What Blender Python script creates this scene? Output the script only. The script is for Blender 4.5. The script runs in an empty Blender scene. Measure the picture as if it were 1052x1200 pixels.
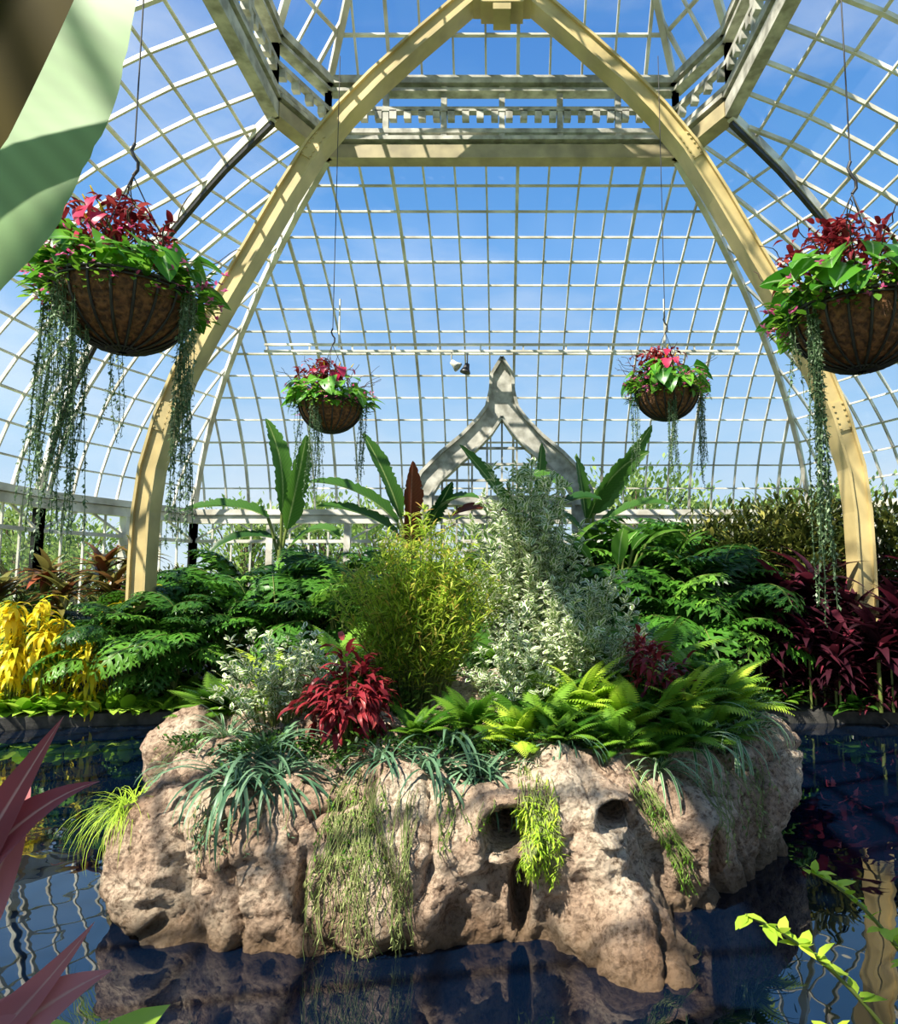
import bpy, math, random, bmesh
import numpy as np
from mathutils import Vector, noise, Matrix, Euler
from mathutils.bvhtree import BVHTree
rng=np.random.default_rng(7); random.seed(7)
U=rng.uniform
scn=bpy.context.scene
try:
    scn.view_settings.view_transform='Standard'
except Exception: pass
PI=math.pi
# ------------------------------------------------------------------ mesh templates
class T:
    def __init__(s,V,F,A=None,M=None):
        s.V=np.asarray(V,float).reshape(-1,3); s.F=np.asarray(F,int).reshape(-1,4)
        s.A=np.zeros((len(s.V),3)) if A is None else np.asarray(A,float)
        s.M=np.zeros(len(s.F),int) if M is None else np.asarray(M,int)
    def mat(s,m): return T(s.V,s.F,s.A,np.full(len(s.F),m))
    def mv(s,v): return T(s.V+np.array(v,float),s.F,s.A,s.M)
def merge(L):
    L=[t for t in L if t is not None and len(t.V)]
    V=[];F=[];A=[];M=[];o=0
    for t in L:
        V.append(t.V);F.append(t.F+o);A.append(t.A);M.append(t.M);o+=len(t.V)
    return T(np.vstack(V),np.vstack(F),np.vstack(A),np.concatenate(M))
def inst(t,pos,rot,scale,rnd=None,mat=None):
    pos=np.asarray(pos,float).reshape(-1,3);n=len(pos);k=len(t.V)
    scale=np.broadcast_to(np.asarray(scale,float).reshape(-1,1) if np.ndim(scale)<2 else scale,(n,3))
    V=np.einsum('nij,nkj->nki',rot,t.V[None]*scale[:,None,:])+pos[:,None,:]
    F=(t.F[None]+(np.arange(n)*k)[:,None,None]).reshape(-1,4)
    A=np.repeat(t.A[None],n,0).copy()
    if rnd is None: rnd=U(0,1,n)
    A[:,:,0]=np.asarray(rnd).reshape(-1,1)
    M=np.tile(t.M if mat is None else np.full(len(t.F),mat),n)
    return T(V.reshape(-1,3),F,A.reshape(-1,3),M)
def nrm(v): return v/np.maximum(np.linalg.norm(v,axis=-1,keepdims=True),1e-9)
def frames(d,up=None,roll=None):
    y=nrm(np.asarray(d,float).reshape(-1,3))
    u=np.array([[0.013,0.007,1.]]) if up is None else np.asarray(up,float).reshape(-1,3)
    x=nrm(np.cross(y,np.broadcast_to(u,y.shape)));z=np.cross(x,y)
    if roll is not None:
        c=np.cos(roll)[:,None];s=np.sin(roll)[:,None];x,z=x*c+z*s,z*c-x*s
    return np.stack([x,y,z],-1)
def shp(t,k):
    if k=='ell': return np.sin(PI*np.clip(.03+.97*t,0,1)**.8)**.9
    if k=='strap': return np.clip(t*5+.45,0,1)*np.clip(1-t,0,1)**.55
    if k=='lance': return np.sin(PI*np.clip(.05+.95*t,0,1)**.6)
    if k=='heart': return np.clip(np.sqrt(np.clip(t*7,0,1)),0,1)*np.clip(1-t,0,1)**.7*1.15+.02
    if k=='ban': return np.clip(np.sqrt(np.clip(t*5+.02,0,1)),0,1)*np.clip((1-t)*3.2,0,1)**.6
def strip(C,S,N,W,fold=0,wav=0,rnd=0.):
    n=len(C);t=np.linspace(0,1,n)
    V=[];A=[]
    for j in(-1,0,1):
        V.append(C+S*(j*W)[:,None]+N*((abs(j)*fold*W)+(abs(j)*wav*W*np.sin(t*23+j)))[:,None])
        A.append(np.stack([np.full(n,rnd),t,np.full(n,abs(j))],1))
    F=[]
    for j in(0,1):
        for i in range(n-1): F.append((j*n+i,(j+1)*n+i,(j+1)*n+i+1,j*n+i+1))
    return T(np.vstack(V),F,np.vstack(A))
def leaf(w=.2,n=4,droop=.6,fold=.2,kind='ell',wav=0,a0=0.):
    t=np.linspace(0,1,n+1);m=(t[1:]+t[:-1])/2;a=a0-droop*m
    y=np.r_[0,np.cumsum(np.cos(a)/n)];z=np.r_[0,np.cumsum(np.sin(a)/n)]
    C=np.stack([0*y,y,z],1)
    aa=a0-droop*t
    N=np.stack([0*t,-np.sin(aa),np.cos(aa)],1);S=np.tile([1.,0,0],(n+1,1))
    return strip(C,S,N,shp(t,kind)*w/2,fold,wav)
def bez(p0,p1,p2,n):
    t=np.linspace(0,1,n+1)[:,None];p0,p1,p2=map(np.array,(p0,p1,p2))
    return (1-t)**2*p0+2*t*(1-t)*p1+t*t*p2
def pframes(P,up):
    tn=nrm(np.gradient(P,axis=0));S=nrm(np.cross(tn,np.broadcast_to(np.array(up,float),tn.shape)));N=np.cross(S,tn)
    return tn,S,N
def pleaf(p0,p1,p2,w,n=16,up=(.01,.02,1),fold=.2,kind='ban',wav=0,rag=0,rnd=.5):
    P=bez(p0,p1,p2,n);tn,S,N=pframes(P,up);t=np.linspace(0,1,n+1)
    W=shp(t,kind)*w/2
    if rag: W=W*(1-rag*U(0,1,n+1)**2)
    return strip(P,S,N,W,fold,wav,rnd)
def tube(P,r,k=5,up=(.1,.2,1),rnd=.5):
    P=np.asarray(P,float);n=len(P);r=np.broadcast_to(np.asarray(r,float),(n,))
    tn,S,N=pframes(P,up);a=np.arange(k)*2*PI/k
    V=(P[:,None]+r[:,None,None]*(S[:,None]*np.cos(a)[None,:,None]+N[:,None]*np.sin(a)[None,:,None])).reshape(-1,3)
    i=np.arange(n-1)[:,None]*k;j=np.arange(k)[None];j2=(j+1)%k
    F=np.stack([i+j,i+j2,i+k+j2,i+k+j],-1).reshape(-1,4)
    A=np.zeros((len(V),3));A[:,0]=rnd
    return T(V,F,A)
def sweep(P,w,h,up=(0,0,1)):
    P=np.asarray(P,float);n=len(P)
    tn=nrm(np.gradient(P,axis=0));S=np.cross(tn,np.broadcast_to(np.array(up,float),tn.shape))
    bad=np.linalg.norm(S,axis=1)<1e-3
    S[bad]=[1,0,0];S=nrm(S);N=np.cross(S,tn)
    c=[(-1,-1),(1,-1),(1,1),(-1,1)]
    V=np.stack([P+S*(a*w/2)+N*(b*h/2) for a,b in c],1).reshape(-1,3)
    F=[]
    for i in range(n-1):
        for j in range(4):F.append((i*4+j,i*4+(j+1)%4,i*4+4+(j+1)%4,i*4+4+j))
    F+=[(3,2,1,0),(n*4-4,n*4-3,n*4-2,n*4-1)]
    return T(V,F)
def bx(a,b):
    a=np.array(a,float);b=np.array(b,float)
    V=[(x,y,z) for x in(a[0],b[0]) for y in(a[1],b[1]) for z in(a[2],b[2])]
    return T(V,[(0,1,3,2),(4,6,7,5),(0,4,5,1),(2,3,7,6),(0,2,6,4),(1,5,7,3)])
def lathe(prof,k=24):
    P=np.array(prof,float);a=np.arange(k)*2*PI/k
    V=np.stack([P[:,None,0]*np.cos(a),P[:,None,0]*np.sin(a),P[:,None,1]+0*a],-1).reshape(-1,3)
    n=len(P);i=np.arange(n-1)[:,None]*k;j=np.arange(k)[None];j2=(j+1)%k
    return T(V,np.stack([i+j,i+j2,i+k+j2,i+k+j],-1).reshape(-1,4))
def ring(r,z,tr,k=32,kk=5):
    a=np.arange(k+1)*2*PI/k
    P=np.stack([r*np.cos(a),r*np.sin(a),0*a+z],1)
    return tube(P,tr,kk)
# ------------------------------------------------------------------ objects
def mesh_of(name,t,mats,smooth=True):
    me=bpy.data.meshes.new(name);me.from_pydata(t.V.tolist(),[],t.F.tolist())
    for m in mats: me.materials.append(m)
    me.polygons.foreach_set('material_index',t.M.astype(np.int32))
    me.polygons.foreach_set('use_smooth',np.full(len(t.F),smooth))
    for i,nm in enumerate(('rnd','lt','ls')):
        at=me.attributes.new(nm,'FLOAT','POINT');at.data.foreach_set('value',t.A[:,i].astype(np.float32).copy())
    me.update();return me
def obj(name,me,loc=(0,0,0),rz=0,sc=1,parent=None):
    o=bpy.data.objects.new(name,me);scn.collection.objects.link(o)
    o.location=loc;o.rotation_euler=(0,0,rz);o.scale=(sc,)*3 if np.ndim(sc)==0 else sc
    if parent: o.parent=parent
    return o
def add(name,t,mats,loc=(0,0,0),rz=0,sc=1,parent=None,smooth=True):
    return obj(name,mesh_of(name,t,mats,smooth),loc,rz,sc,parent)
def empty(name,loc=(0,0,0)): return obj(name,None,loc)
# ------------------------------------------------------------------ materials
def nt(name):
    m=bpy.data.materials.new(name);m.use_nodes=True;n=m.node_tree;n.nodes.clear()
    out=n.nodes.new('ShaderNodeOutputMaterial');return m,n,out
def c4(c): return (c[0],c[1],c[2],1)
def solid(name,c,c2=None,rough=.6,scale=6,bump=0,metal=0,detail=5):
    m,n,out=nt(name);b=n.nodes.new('ShaderNodeBsdfPrincipled')
    b.inputs['Roughness'].default_value=rough;b.inputs['Metallic'].default_value=metal
    tc=n.nodes.new('ShaderNodeTexCoord');no=n.nodes.new('ShaderNodeTexNoise');no.inputs['Scale'].default_value=scale;no.inputs['Detail'].default_value=detail
    n.links.new(tc.outputs['Object'],no.inputs['Vector'])
    r=n.nodes.new('ShaderNodeValToRGB');r.color_ramp.elements[0].position=.35;r.color_ramp.elements[1].position=.65
    r.color_ramp.elements[0].color=c4(c2 or c);r.color_ramp.elements[1].color=c4(c)
    n.links.new(no.outputs['Fac'],r.inputs[0]);n.links.new(r.outputs[0],b.inputs['Base Color'])
    if bump:
        bu=n.nodes.new('ShaderNodeBump');bu.inputs['Strength'].default_value=bump;bu.inputs['Distance'].default_value=.03
        n.links.new(no.outputs['Fac'],bu.inputs['Height']);n.links.new(bu.outputs[0],b.inputs['Normal'])
    n.links.new(b.outputs[0],out.inputs[0]);return m
def leafm(name,c1,c2,trans=.3,rough=.4,edge=None,mid=None,vein=0,c3=None,edgepos=.6,spec=.3):
    m,n,out=nt(name);L=n.links.new
    b=n.nodes.new('ShaderNodeBsdfPrincipled');b.inputs['Roughness'].default_value=rough
    b.inputs['Specular IOR Level'].default_value=spec
    a=n.nodes.new('ShaderNodeAttribute');a.attribute_name='rnd'
    r=n.nodes.new('ShaderNodeValToRGB');e=r.color_ramp.elements
    e[0].color=c4(c1);e[1].color=c4(c2)
    if c3: x=e.new(.8);x.color=c4(c2);e[-1].color=c4(c3)
    L(a.outputs['Fac'],r.inputs[0]);col=r.outputs[0]
    s=n.nodes.new('ShaderNodeAttribute');s.attribute_name='ls'
    def mixc(col,fac,c):
        mx=n.nodes.new('ShaderNodeMix');mx.data_type='RGBA';L(fac,mx.inputs[0]);L(col,mx.inputs[6])
        mx.inputs[7].default_value=c4(c);return mx.outputs[2]
    if edge:
        mp=n.nodes.new('ShaderNodeMapRange');mp.inputs[1].default_value=edgepos;mp.inputs[2].default_value=edgepos+.15
        L(s.outputs['Fac'],mp.inputs[0]);col=mixc(col,mp.outputs[0],edge)
    if mid:
        mp=n.nodes.new('ShaderNodeMapRange');mp.inputs[1].default_value=.12;mp.inputs[2].default_value=.03
        L(s.outputs['Fac'],mp.inputs[0]);col=mixc(col,mp.outputs[0],mid)
    if vein:
        t=n.nodes.new('ShaderNodeAttribute');t.attribute_name='lt'
        m0=n.nodes.new('ShaderNodeMath');m0.operation='MULTIPLY_ADD';L(s.outputs['Fac'],m0.inputs[0]);m0.inputs[1].default_value=-.12;L(t.outputs['Fac'],m0.inputs[2])
        m1=n.nodes.new('ShaderNodeMath');m1.operation='MULTIPLY';m1.inputs[1].default_value=vein;L(m0.outputs[0],m1.inputs[0])
        m2=n.nodes.new('ShaderNodeMath');m2.operation='SINE';L(m1.outputs[0],m2.inputs[0])
        m3=n.nodes.new('ShaderNodeMapRange');m3.inputs[1].default_value=-1;m3.inputs[2].default_value=1;m3.inputs[3].default_value=0;m3.inputs[4].default_value=.22
        L(m2.outputs[0],m3.inputs[0]);col=mixc(col,m3.outputs[0],tuple(x*.4 for x in c1))
    L(col,b.inputs['Base Color'])
    tr=n.nodes.new('ShaderNodeBsdfTranslucent');L(col,tr.inputs[0])
    mx=n.nodes.new('ShaderNodeMixShader');mx.inputs[0].default_value=trans
    L(b.outputs[0],mx.inputs[1]);L(tr.outputs[0],mx.inputs[2]);L(mx.outputs[0],out.inputs[0]);return m
def glassm():
    m,n,out=nt('greenhouse_glass');L=n.links.new
    tr=n.nodes.new('ShaderNodeBsdfTransparent');tr.inputs[0].default_value=(.98,.99,.99,1)
    gl=n.nodes.new('ShaderNodeBsdfGlossy');gl.inputs['Roughness'].default_value=.05
    df=n.nodes.new('ShaderNodeBsdfTranslucent');df.inputs[0].default_value=(.9,.93,.95,1)
    no=n.nodes.new('ShaderNodeTexNoise');no.inputs['Scale'].default_value=.5
    mp=n.nodes.new('ShaderNodeMapRange');mp.inputs[1].default_value=.4;mp.inputs[2].default_value=.75;mp.inputs[3].default_value=.003;mp.inputs[4].default_value=.045
    tc=n.nodes.new('ShaderNodeTexCoord');L(tc.outputs['Object'],no.inputs['Vector']);L(no.outputs['Fac'],mp.inputs[0])
    a=n.nodes.new('ShaderNodeMixShader');L(mp.outputs[0],a.inputs[0]);L(tr.outputs[0],a.inputs[1]);L(df.outputs[0],a.inputs[2])
    b=n.nodes.new('ShaderNodeMixShader');b.inputs[0].default_value=.02;L(a.outputs[0],b.inputs[1]);L(gl.outputs[0],b.inputs[2])
    L(b.outputs[0],out.inputs[0]);return m
GLASS=glassm()
WHITE=solid('white_paint',(.74,.72,.64),(.40,.37,.30),.5,2)
CREAM=solid('cream_paint',(.58,.45,.20),(.36,.28,.12),.45,1.6)
TAN=solid('tan_paint',(.40,.33,.18),(.24,.20,.11),.5,3)
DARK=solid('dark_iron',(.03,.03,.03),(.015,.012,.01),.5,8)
GREYW=solid('weathered_white',(.52,.50,.43),(.22,.21,.17),.6,5)
SOIL=solid('mulch_soil',(.05,.035,.02),(.015,.011,.008),.9,14,.8)
CURB=solid('pond_curb_stone',(.06,.055,.048),(.02,.02,.017),.8,9,.5)
BARK=solid('bark',(.16,.10,.06),(.07,.045,.025),.8,12,.5)
COIR=solid('coir_liner',(.22,.095,.035),(.06,.027,.012),.95,30,1.)
PHIL=leafm('philodendron_leaf',(.007,.04,.005),(.07,.22,.02),.3,.38,mid=(.14,.26,.05),c3=(.15,.33,.035),spec=.25)
DKG=leafm('dark_groundcover_leaf',(.012,.05,.008),(.09,.2,.025),.3,.45)
FERN=leafm('fern_leaf',(.04,.14,.010),(.22,.42,.035),.45,.5)
FERNY=leafm('yellow_fern_leaf',(.28,.48,.03),(.62,.78,.08),.45,.5)
LIME=leafm('fine_green_leaf',(.16,.32,.02),(.60,.72,.09),.5,.5,c3=(.72,.42,.12))
SILV=leafm('variegated_leaf',(.11,.25,.04),(.38,.50,.16),.3,.5,edge=(1.,.98,.80),edgepos=.5)
BURG=leafm('burgundy_leaf',(.10,.008,.012),(.32,.03,.04),.3,.4,c3=(.62,.12,.10))
PURP=leafm('dark_purple_leaf',(.018,.005,.010),(.065,.013,.022),.25,.4,c3=(.18,.022,.04))
YELL=leafm('yellow_leaf',(.78,.56,.015),(.95,.82,.05),.45,.4,c3=(.5,.65,.04))
STRAP=leafm('spider_leaf',(.05,.17,.05),(.17,.34,.12),.3,.4,edge=(.62,.72,.5),edgepos=.6)
BLUEG=leafm('bluegreen_leaf',(.04,.11,.055),(.18,.31,.17),.2,.4)
OLIVE=leafm('olive_leaf',(.02,.042,.008),(.13,.15,.03),.3,.4,c3=(.34,.32,.07))
BAN=leafm('banana_leaf_green',(.02,.08,.015),(.09,.22,.03),.4,.4,mid=(.35,.45,.15),vein=160)
BANR=leafm('banana_leaf_red',(.09,.02,.012),(.22,.05,.02),.4,.35,mid=(.3,.12,.08),vein=160)
BIGL=leafm('banana_leaf_pale',(.38,.62,.24),(.40,.64,.26),.55,.45,mid=(.5,.65,.3),vein=190)
BIGD=leafm('banana_leaf_bronze',(.04,.030,.002),(.05,.036,.003),.25,.6,mid=(.08,.06,.01),vein=110,spec=.05)
CORD=leafm('cordyline_leaf',(.30,.06,.07),(.55,.20,.20),.35,.35,mid=(.6,.35,.3),c3=(.3,.35,.12))
BRIGHT=leafm('bright_leaf',(.18,.40,.02),(.48,.72,.08),.45,.4)
HEART=leafm('heart_leaf',(.035,.18,.012),(.18,.46,.04),.4,.3,mid=(.4,.6,.25))
PINK=leafm('pink_petal',(.7,.06,.25),(.85,.25,.5),.35,.4)
REDP=leafm('pink_spathe',(.45,.02,.07),(.62,.06,.13),.35,.3)
TRAIL=leafm('trailing_leaf',(.06,.13,.05),(.22,.32,.16),.3,.5,c3=(.5,.56,.42))
THREAD=leafm('thread_vine',(.16,.22,.06),(.44,.48,.18),.3,.6)
STEM=leafm('green_stem',(.08,.12,.02),(.2,.24,.06),.1,.5)
TWIG=solid('twig',(.08,.035,.02),(.03,.015,.01),.7,20)
TREE=leafm('tree_leaf',(.10,.19,.04),(.32,.42,.11),.4,.5)
BRZ=leafm('bronze_green_leaf',(.14,.04,.02),(.2,.2,.05),.35,.3,c3=(.4,.10,.05))
LG=leafm('bird_of_paradise_leaf',(.05,.17,.02),(.18,.38,.05),.4,.35,mid=(.4,.55,.2))
# ------------------------------------------------------------------ building
RNG=[(-3.0,11.0),(-3.55,9.9),(-3.9,-3.5)]
EAV=[(-7.7,17.0),(-9.2,13.5),(-9.9,-3.5)]
PR=[(0,9.16),(.2,8.72),(.417,8.03),(.6,7.28),(.75,6.5),(.86,5.7),(.93,5.0),(.975,4.3),(1,3.69)]
def resample(pr,n,L=6.5):
    p=np.array(pr,float);q=p.copy();q[:,0]*=L
    s=np.r_[0,np.cumsum(np.linalg.norm(np.diff(q,axis=0),axis=1))];u=np.linspace(0,s[-1],n+1)
    return np.interp(u,s,p[:,0]),np.interp(u,s,p[:,1])
bars=[];glass=[];hips=[]
def panel(A0,A1,B0,B1,pr,rows,sp,bw=.034):
    A0,A1,B0,B1=[np.array(x,float) for x in(A0,A1,B0,B1)]
    r,z=resample(pr,rows)
    H0=A0+(B0-A0)*r[:,None];H1=A1+(B1-A1)*r[:,None]
    e=nrm(B1-B0);nx=np.array([-e[1],e[0]])
    s0=H0@e;s1=H1@e
    lo,hi=min(s0.min(),s1.min()),max(s0.max(),s1.max());mid=(s0[-1]+s1[-1])/2
    P3=lambda a,zz:np.array([a[0],a[1],zz])
    for i in range(rows+1):
        P=np.array([P3(H0[i],z[i]),P3((H0[i]+H1[i])/2,z[i]),P3(H1[i],z[i])])
        if i not in(0,):
            k=1.9 if i%4==0 else 1.1
            bars.append(sweep(P,bw*k,bw,(0,0,1)))
    k=int((hi-lo)/sp)+2
    rr=np.linspace(0,1,rows*3+1);zz=np.interp(rr*rows,np.arange(rows+1),z);rf=np.interp(rr*rows,np.arange(rows+1),r)
    G0=A0+(B0-A0)*rf[:,None];G1=A1+(B1-A1)*rf[:,None];g0=G0@e;g1=G1@e
    for q in range(-k,k+1):
        s=mid+(q+.5)*sp
        pts=[]
        for i in range(len(rr)):
            if min(g0[i],g1[i])-1e-6<=s<=max(g0[i],g1[i])+1e-6:
                f=(s-g0[i])/(g1[i]-g0[i]+1e-9);a=G0[i]+(G1[i]-G0[i])*f;pts.append((a[0],a[1],zz[i]))
        if len(pts)>2: bars.append(sweep(np.array(pts),bw*(1.7 if q%4==0 else 1),bw*1.8,(nx[0]*.3,nx[1]*.3,1)))
    V=[]
    for i in range(rows+1): V+=[P3(H0[i],z[i]+.04),P3(H1[i],z[i]+.04)]
    glass.append(T(V,[(2*i,2*i+1,2*i+3,2*i+2) for i in range(rows)]))
    return np.array([P3(H0[i],z[i]) for i in range(rows+1)]),np.array([P3(H1[i],z[i]) for i in range(rows+1)])
mx=lambda p:(-p[0],p[1])
h=[]
a,b=panel(RNG[0],mx(RNG[0]),EAV[0],mx(EAV[0]),PR,15,.55);h+=[a,b]
for f in(lambda p:p,mx):
    a,b=panel(f(RNG[1]),f(RNG[0]),f(EAV[1]),f(EAV[0]),PR,15,.5);h.append(a)
    a,b=panel(f(RNG[2]),f(RNG[1]),f(EAV[2]),f(EAV[1]),PR,15,.62)
hipT=merge([sweep(p+np.array([0,0,-.03]),.10,.16) for p in h])
darkhip=merge([sweep(p+np.array([0,0,-.16]),.07,.07) for p in h[2:]])  # slim dark iron beams just below the second pair of hips
# lantern
LE=[(0,15.5),(1,10.5)]
top=[(-.5,7.0),(-.6,6.6),(-.6,-3.5)]
lh=[]
a,b=panel(top[0],mx(top[0]),RNG[0],mx(RNG[0]),LE,9,.55);lh+=[a,b]
for f in(lambda p:p,mx):
    a,b=panel(f(top[1]),f(top[0]),f(RNG[1]),f(RNG[0]),LE,9,.5);lh.append(a)
    panel(f(top[2]),f(top[1]),f(RNG[2]),f(RNG[1]),LE,9,.7)
lhT=merge([sweep(p,.1,.14) for p in lh])
ringpts=[RNG[2],RNG[1],RNG[0],mx(RNG[0]),mx(RNG[1]),mx(RNG[2])]
rb=[];rt=[]
def seg(a,b,z,w,hh): return sweep(np.array([(a[0],a[1],z),(b[0],b[1],z)]),w,hh)
for ii,(a,b) in enumerate(zip(ringpts[:-1],ringpts[1:])):
    side=ii in(0,4)
    rt.append(seg(a,b,9.2,.20 if side else .26,.24).mat(1 if side else 0))
    rb+= [seg(a,b,9.42,.26 if side else .34,.07),seg(a,b,9.62,.12,.08),seg(a,b,10.02,.12,.08),seg(a,b,10.35,.2,.06),seg(a,b,10.52,.26,.14)]
    a=np.array(a);b=np.array(b);L=np.linalg.norm(b-a);n=max(1,int(L/1.0))
    for i in range(n+1):
        p=a+(b-a)*i/n;rb.append(bx((p[0]-.05,p[1]-.05,9.3),(p[0]+.05,p[1]+.05,10.55)))
    n=max(2,int(L/.25))
    for i in range(n):
        p=a+(b-a)*(i+.5)/n;rb.append(bx((p[0]-.06,p[1]-.06,9.84),(p[0]+.06,p[1]+.06,10.0)))
ceil=empty('ceiling')
add('glazing_bars',merge(bars),[WHITE],parent=ceil,smooth=False)
add('glass_panes',merge(glass),[GLASS],parent=ceil,smooth=False)
add('hip_rafters',merge([hipT,lhT]),[WHITE],parent=ceil,smooth=False)
add('hip_dark_beams',darkhip,[DARK],parent=ceil,smooth=False)
add('ring_beam',merge(rt),[TAN,GREYW],parent=ceil,smooth=False)
add('lantern_clerestory',merge(rb),[GREYW],parent=ceil,smooth=False)
add('ridge_beam',sweep(np.array([(0,7,15.5),(0,-3.5,15.5)]),.2,.25),[WHITE],parent=ceil,smooth=False)
# arches
AR=[(-5.22,.2),(-5.24,1.2),(-5.25,2.2),(-5.24,2.95),(-5.18,3.6),(-5.0,4.36),(-4.77,5.02),(-4.48,5.65),(-4.15,6.3),(-3.77,7.02),(-3.35,7.83),(-2.90,8.62),(-2.45,9.22),(-1.97,9.76),(-1.3,10.42),(-.55,11.12),(-.1,11.4)]
def arch():
    P=np.array([(x,0,z) for x,z in AR]);Q=P*[-1,1,1]
    up=(0,1,0);L=[]
    for R in(P,Q):
        L.append(sweep(R,.19,.24,up).mat(0))
        tn=nrm(np.gradient(R,axis=0));S=nrm(np.cross(tn,np.array([0,1.,0])))
        L.append(sweep(R+S*.115,.04,.34,up).mat(0));L.append(sweep(R-S*.115,.04,.34,up).mat(0))
        for i in(5,11):
            x=R[i];t=tn[i];L.append(sweep(np.array([x-t*.22+[0,-.13,0],x+t*.22+[0,-.13,0]]),.24,.03,up))
            for k in range(-2,3):
                for s in(-.07,.07):
                    c=x+t*k*.09+S[i]*s+[0,-.15,0];L.append(bx(c-[.013,.01,.013],c+[.013,.01,.013]))
    L.append(bx((-.46,-.19,11.02),(.46,.19,11.5)))
    L.append(bx((-.34,-.22,10.96),(.34,.22,11.06)));L.append(bx((-.14,-.21,10.84),(.14,.21,11.2)))
    return merge(L)
for y in(10.0,-1.5):
    add('roof_arch',arch(),[CREAM],(0,y,0),smooth=False)
# tie rods
tr=[]
for z in(6.72,6.86): tr.append(sweep(np.array([(-4.95,13.8,z),(4.95,13.8,z)]),.05,.045))
for i in range(12):
    x=-4.9+i*9.8/11;tr.append(bx((x-.015,13.785,6.72),(x+.015,13.815,6.86)))
for x in(-3.4,3.4): tr.append(tube([(x,13.8,6.8),(x*1.0,13.8,7.85)],.02,5))
add('tie_rod_truss',merge(tr),[WHITE],smooth=False)
def spot(loc,ry,name='spotlight'):
    t=lathe([(0,.0),(.05,.0),(.07,.1),(.11,.18),(.11,.20),(.09,.19),(0,.15)],16)
    c,s=math.cos(ry),math.sin(ry)
    R=np.array([[c,0,s],[0,1,0],[-s,0,c]]);t=T(t.V@R.T,t.F)
    return add(name,merge([t,tube([(0,0,.0),(0,0,.22)],.015)]),[GREYW if ry>0 else DARK],loc)
spot((-1.05,13.8,6.5),2.3);spot((-.72,13.8,6.45),-2.9)
# walls
def wall(name,A,B,z0=.2,zt=3.69):
    A=np.array(A,float);B=np.array(B,float);L=np.linalg.norm(B-A);W=[];G=[];S=[]
    def hb(z,w,hh): W.append(seg(A,B,z,w,hh))
    hb(zt-.02,.30,.14);hb(zt-.2,.2,.2);hb(2.95,.1,.08);hb(1.1,.24,.08)
    S.append(seg(A,B,(z0+1.05)/2,.16,1.05-z0).mat(1))
    n=max(1,round(L/1.9))
    for i in range(n+1):
        p=A+(B-A)*i/n;W.append(bx((p[0]-.08,p[1]-.08,z0),(p[0]+.08,p[1]+.08,zt)))
        if i<n:
            for k in range(1,4):
                q=A+(B-A)*(i+k/4)/n;W.append(bx((q[0]-.02,q[1]-.02,1.1),(q[0]+.02,q[1]+.02,zt-.1)))
            p2=A+(B-A)*(i+1)/n;m=(p+p2)/2
            P=np.array([(p[0],p[1],2.95),(m[0],m[1],3.5),(p2[0],p2[1],2.95)]);W.append(sweep(P,.05,.05))
    V=[(A[0],A[1],1.1),(B[0],B[1],1.1),(B[0],B[1],zt),(A[0],A[1],zt)]
    G.append(T(V,[(0,1,2,3)]).mat(2))
    add(name,merge(W+S+G),[WHITE,GREYW,GLASS],smooth=False)
wall('wall_back',EAV[0],mx(EAV[0]))
wall('wall_left_corner',EAV[1],EAV[0]);wall('wall_right_corner',mx(EAV[1]),mx(EAV[0]))
wall('wall_left',EAV[2],EAV[1]);wall('wall_right',mx(EAV[2]),mx(EAV[1]))
wall('wall_front',EAV[2],mx(EAV[2]))
# ogee entrance gable
O=[(0,6.75),(.12,6.55),(.22,6.38),(.25,6.0),(.33,5.66),(.52,5.4),(.85,5.05),(1.3,4.67),(1.7,4.25),(1.9,3.85),(1.92,.2)]
I=[(0,5.45),(0,5.45),(0,5.45),(0,5.45),(.05,5.36),(.22,5.1),(.5,4.8),(.93,4.42),(1.32,4.05),(1.5,3.75),(1.52,.2)]
L=[]
for sx in(-1,1):
    n=len(O);V=[]
    for y in(0,.4):
        V+=[(sx*x,y,z) for x,z in O]+[(sx*x,y,z) for x,z in I]
    F=[]
    for i in range(n-1):
        F.append((i,i+1,n+i+1,n+i));F.append((2*n+i,2*n+i+1,3*n+i+1,3*n+i))
        F.append((i,i+1,2*n+i+1,2*n+i));F.append((n+i,n+i+1,3*n+i+1,3*n+i))
    L.append(T(V,F))
    P=np.array([(sx*x,-.03,z) for x,z in O]);L.append(sweep(P,.07,.1,(0,1,0)))
    P=np.array([(sx*x,-.03,z) for x,z in I[3:]]);L.append(sweep(P,.06,.1,(0,1,0)))
ix=[x for x,z in I[3:]];iz=[z for x,z in I[3:]]
for k in range(-4,5):
    x=k*.32;zt=np.interp(abs(x),ix,iz);L.append(bx((x-.02,.15,.2),(x+.02,.2,zt)))
for z in(2.6,3.3,3.75,4.1,4.45,4.8):
    xx=1.5 if z<3.8 else np.interp(z,iz[:-1][::-1],ix[:-1][::-1]);L.append(bx((-xx,.14,z-.025),(xx,.2,z+.025)))
L.append(bx((-1.9,-.05,3.55),(1.9,.42,3.75)))
add('entrance_gable',merge(L),[GREYW],(0,14.3,0),smooth=False)
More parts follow.
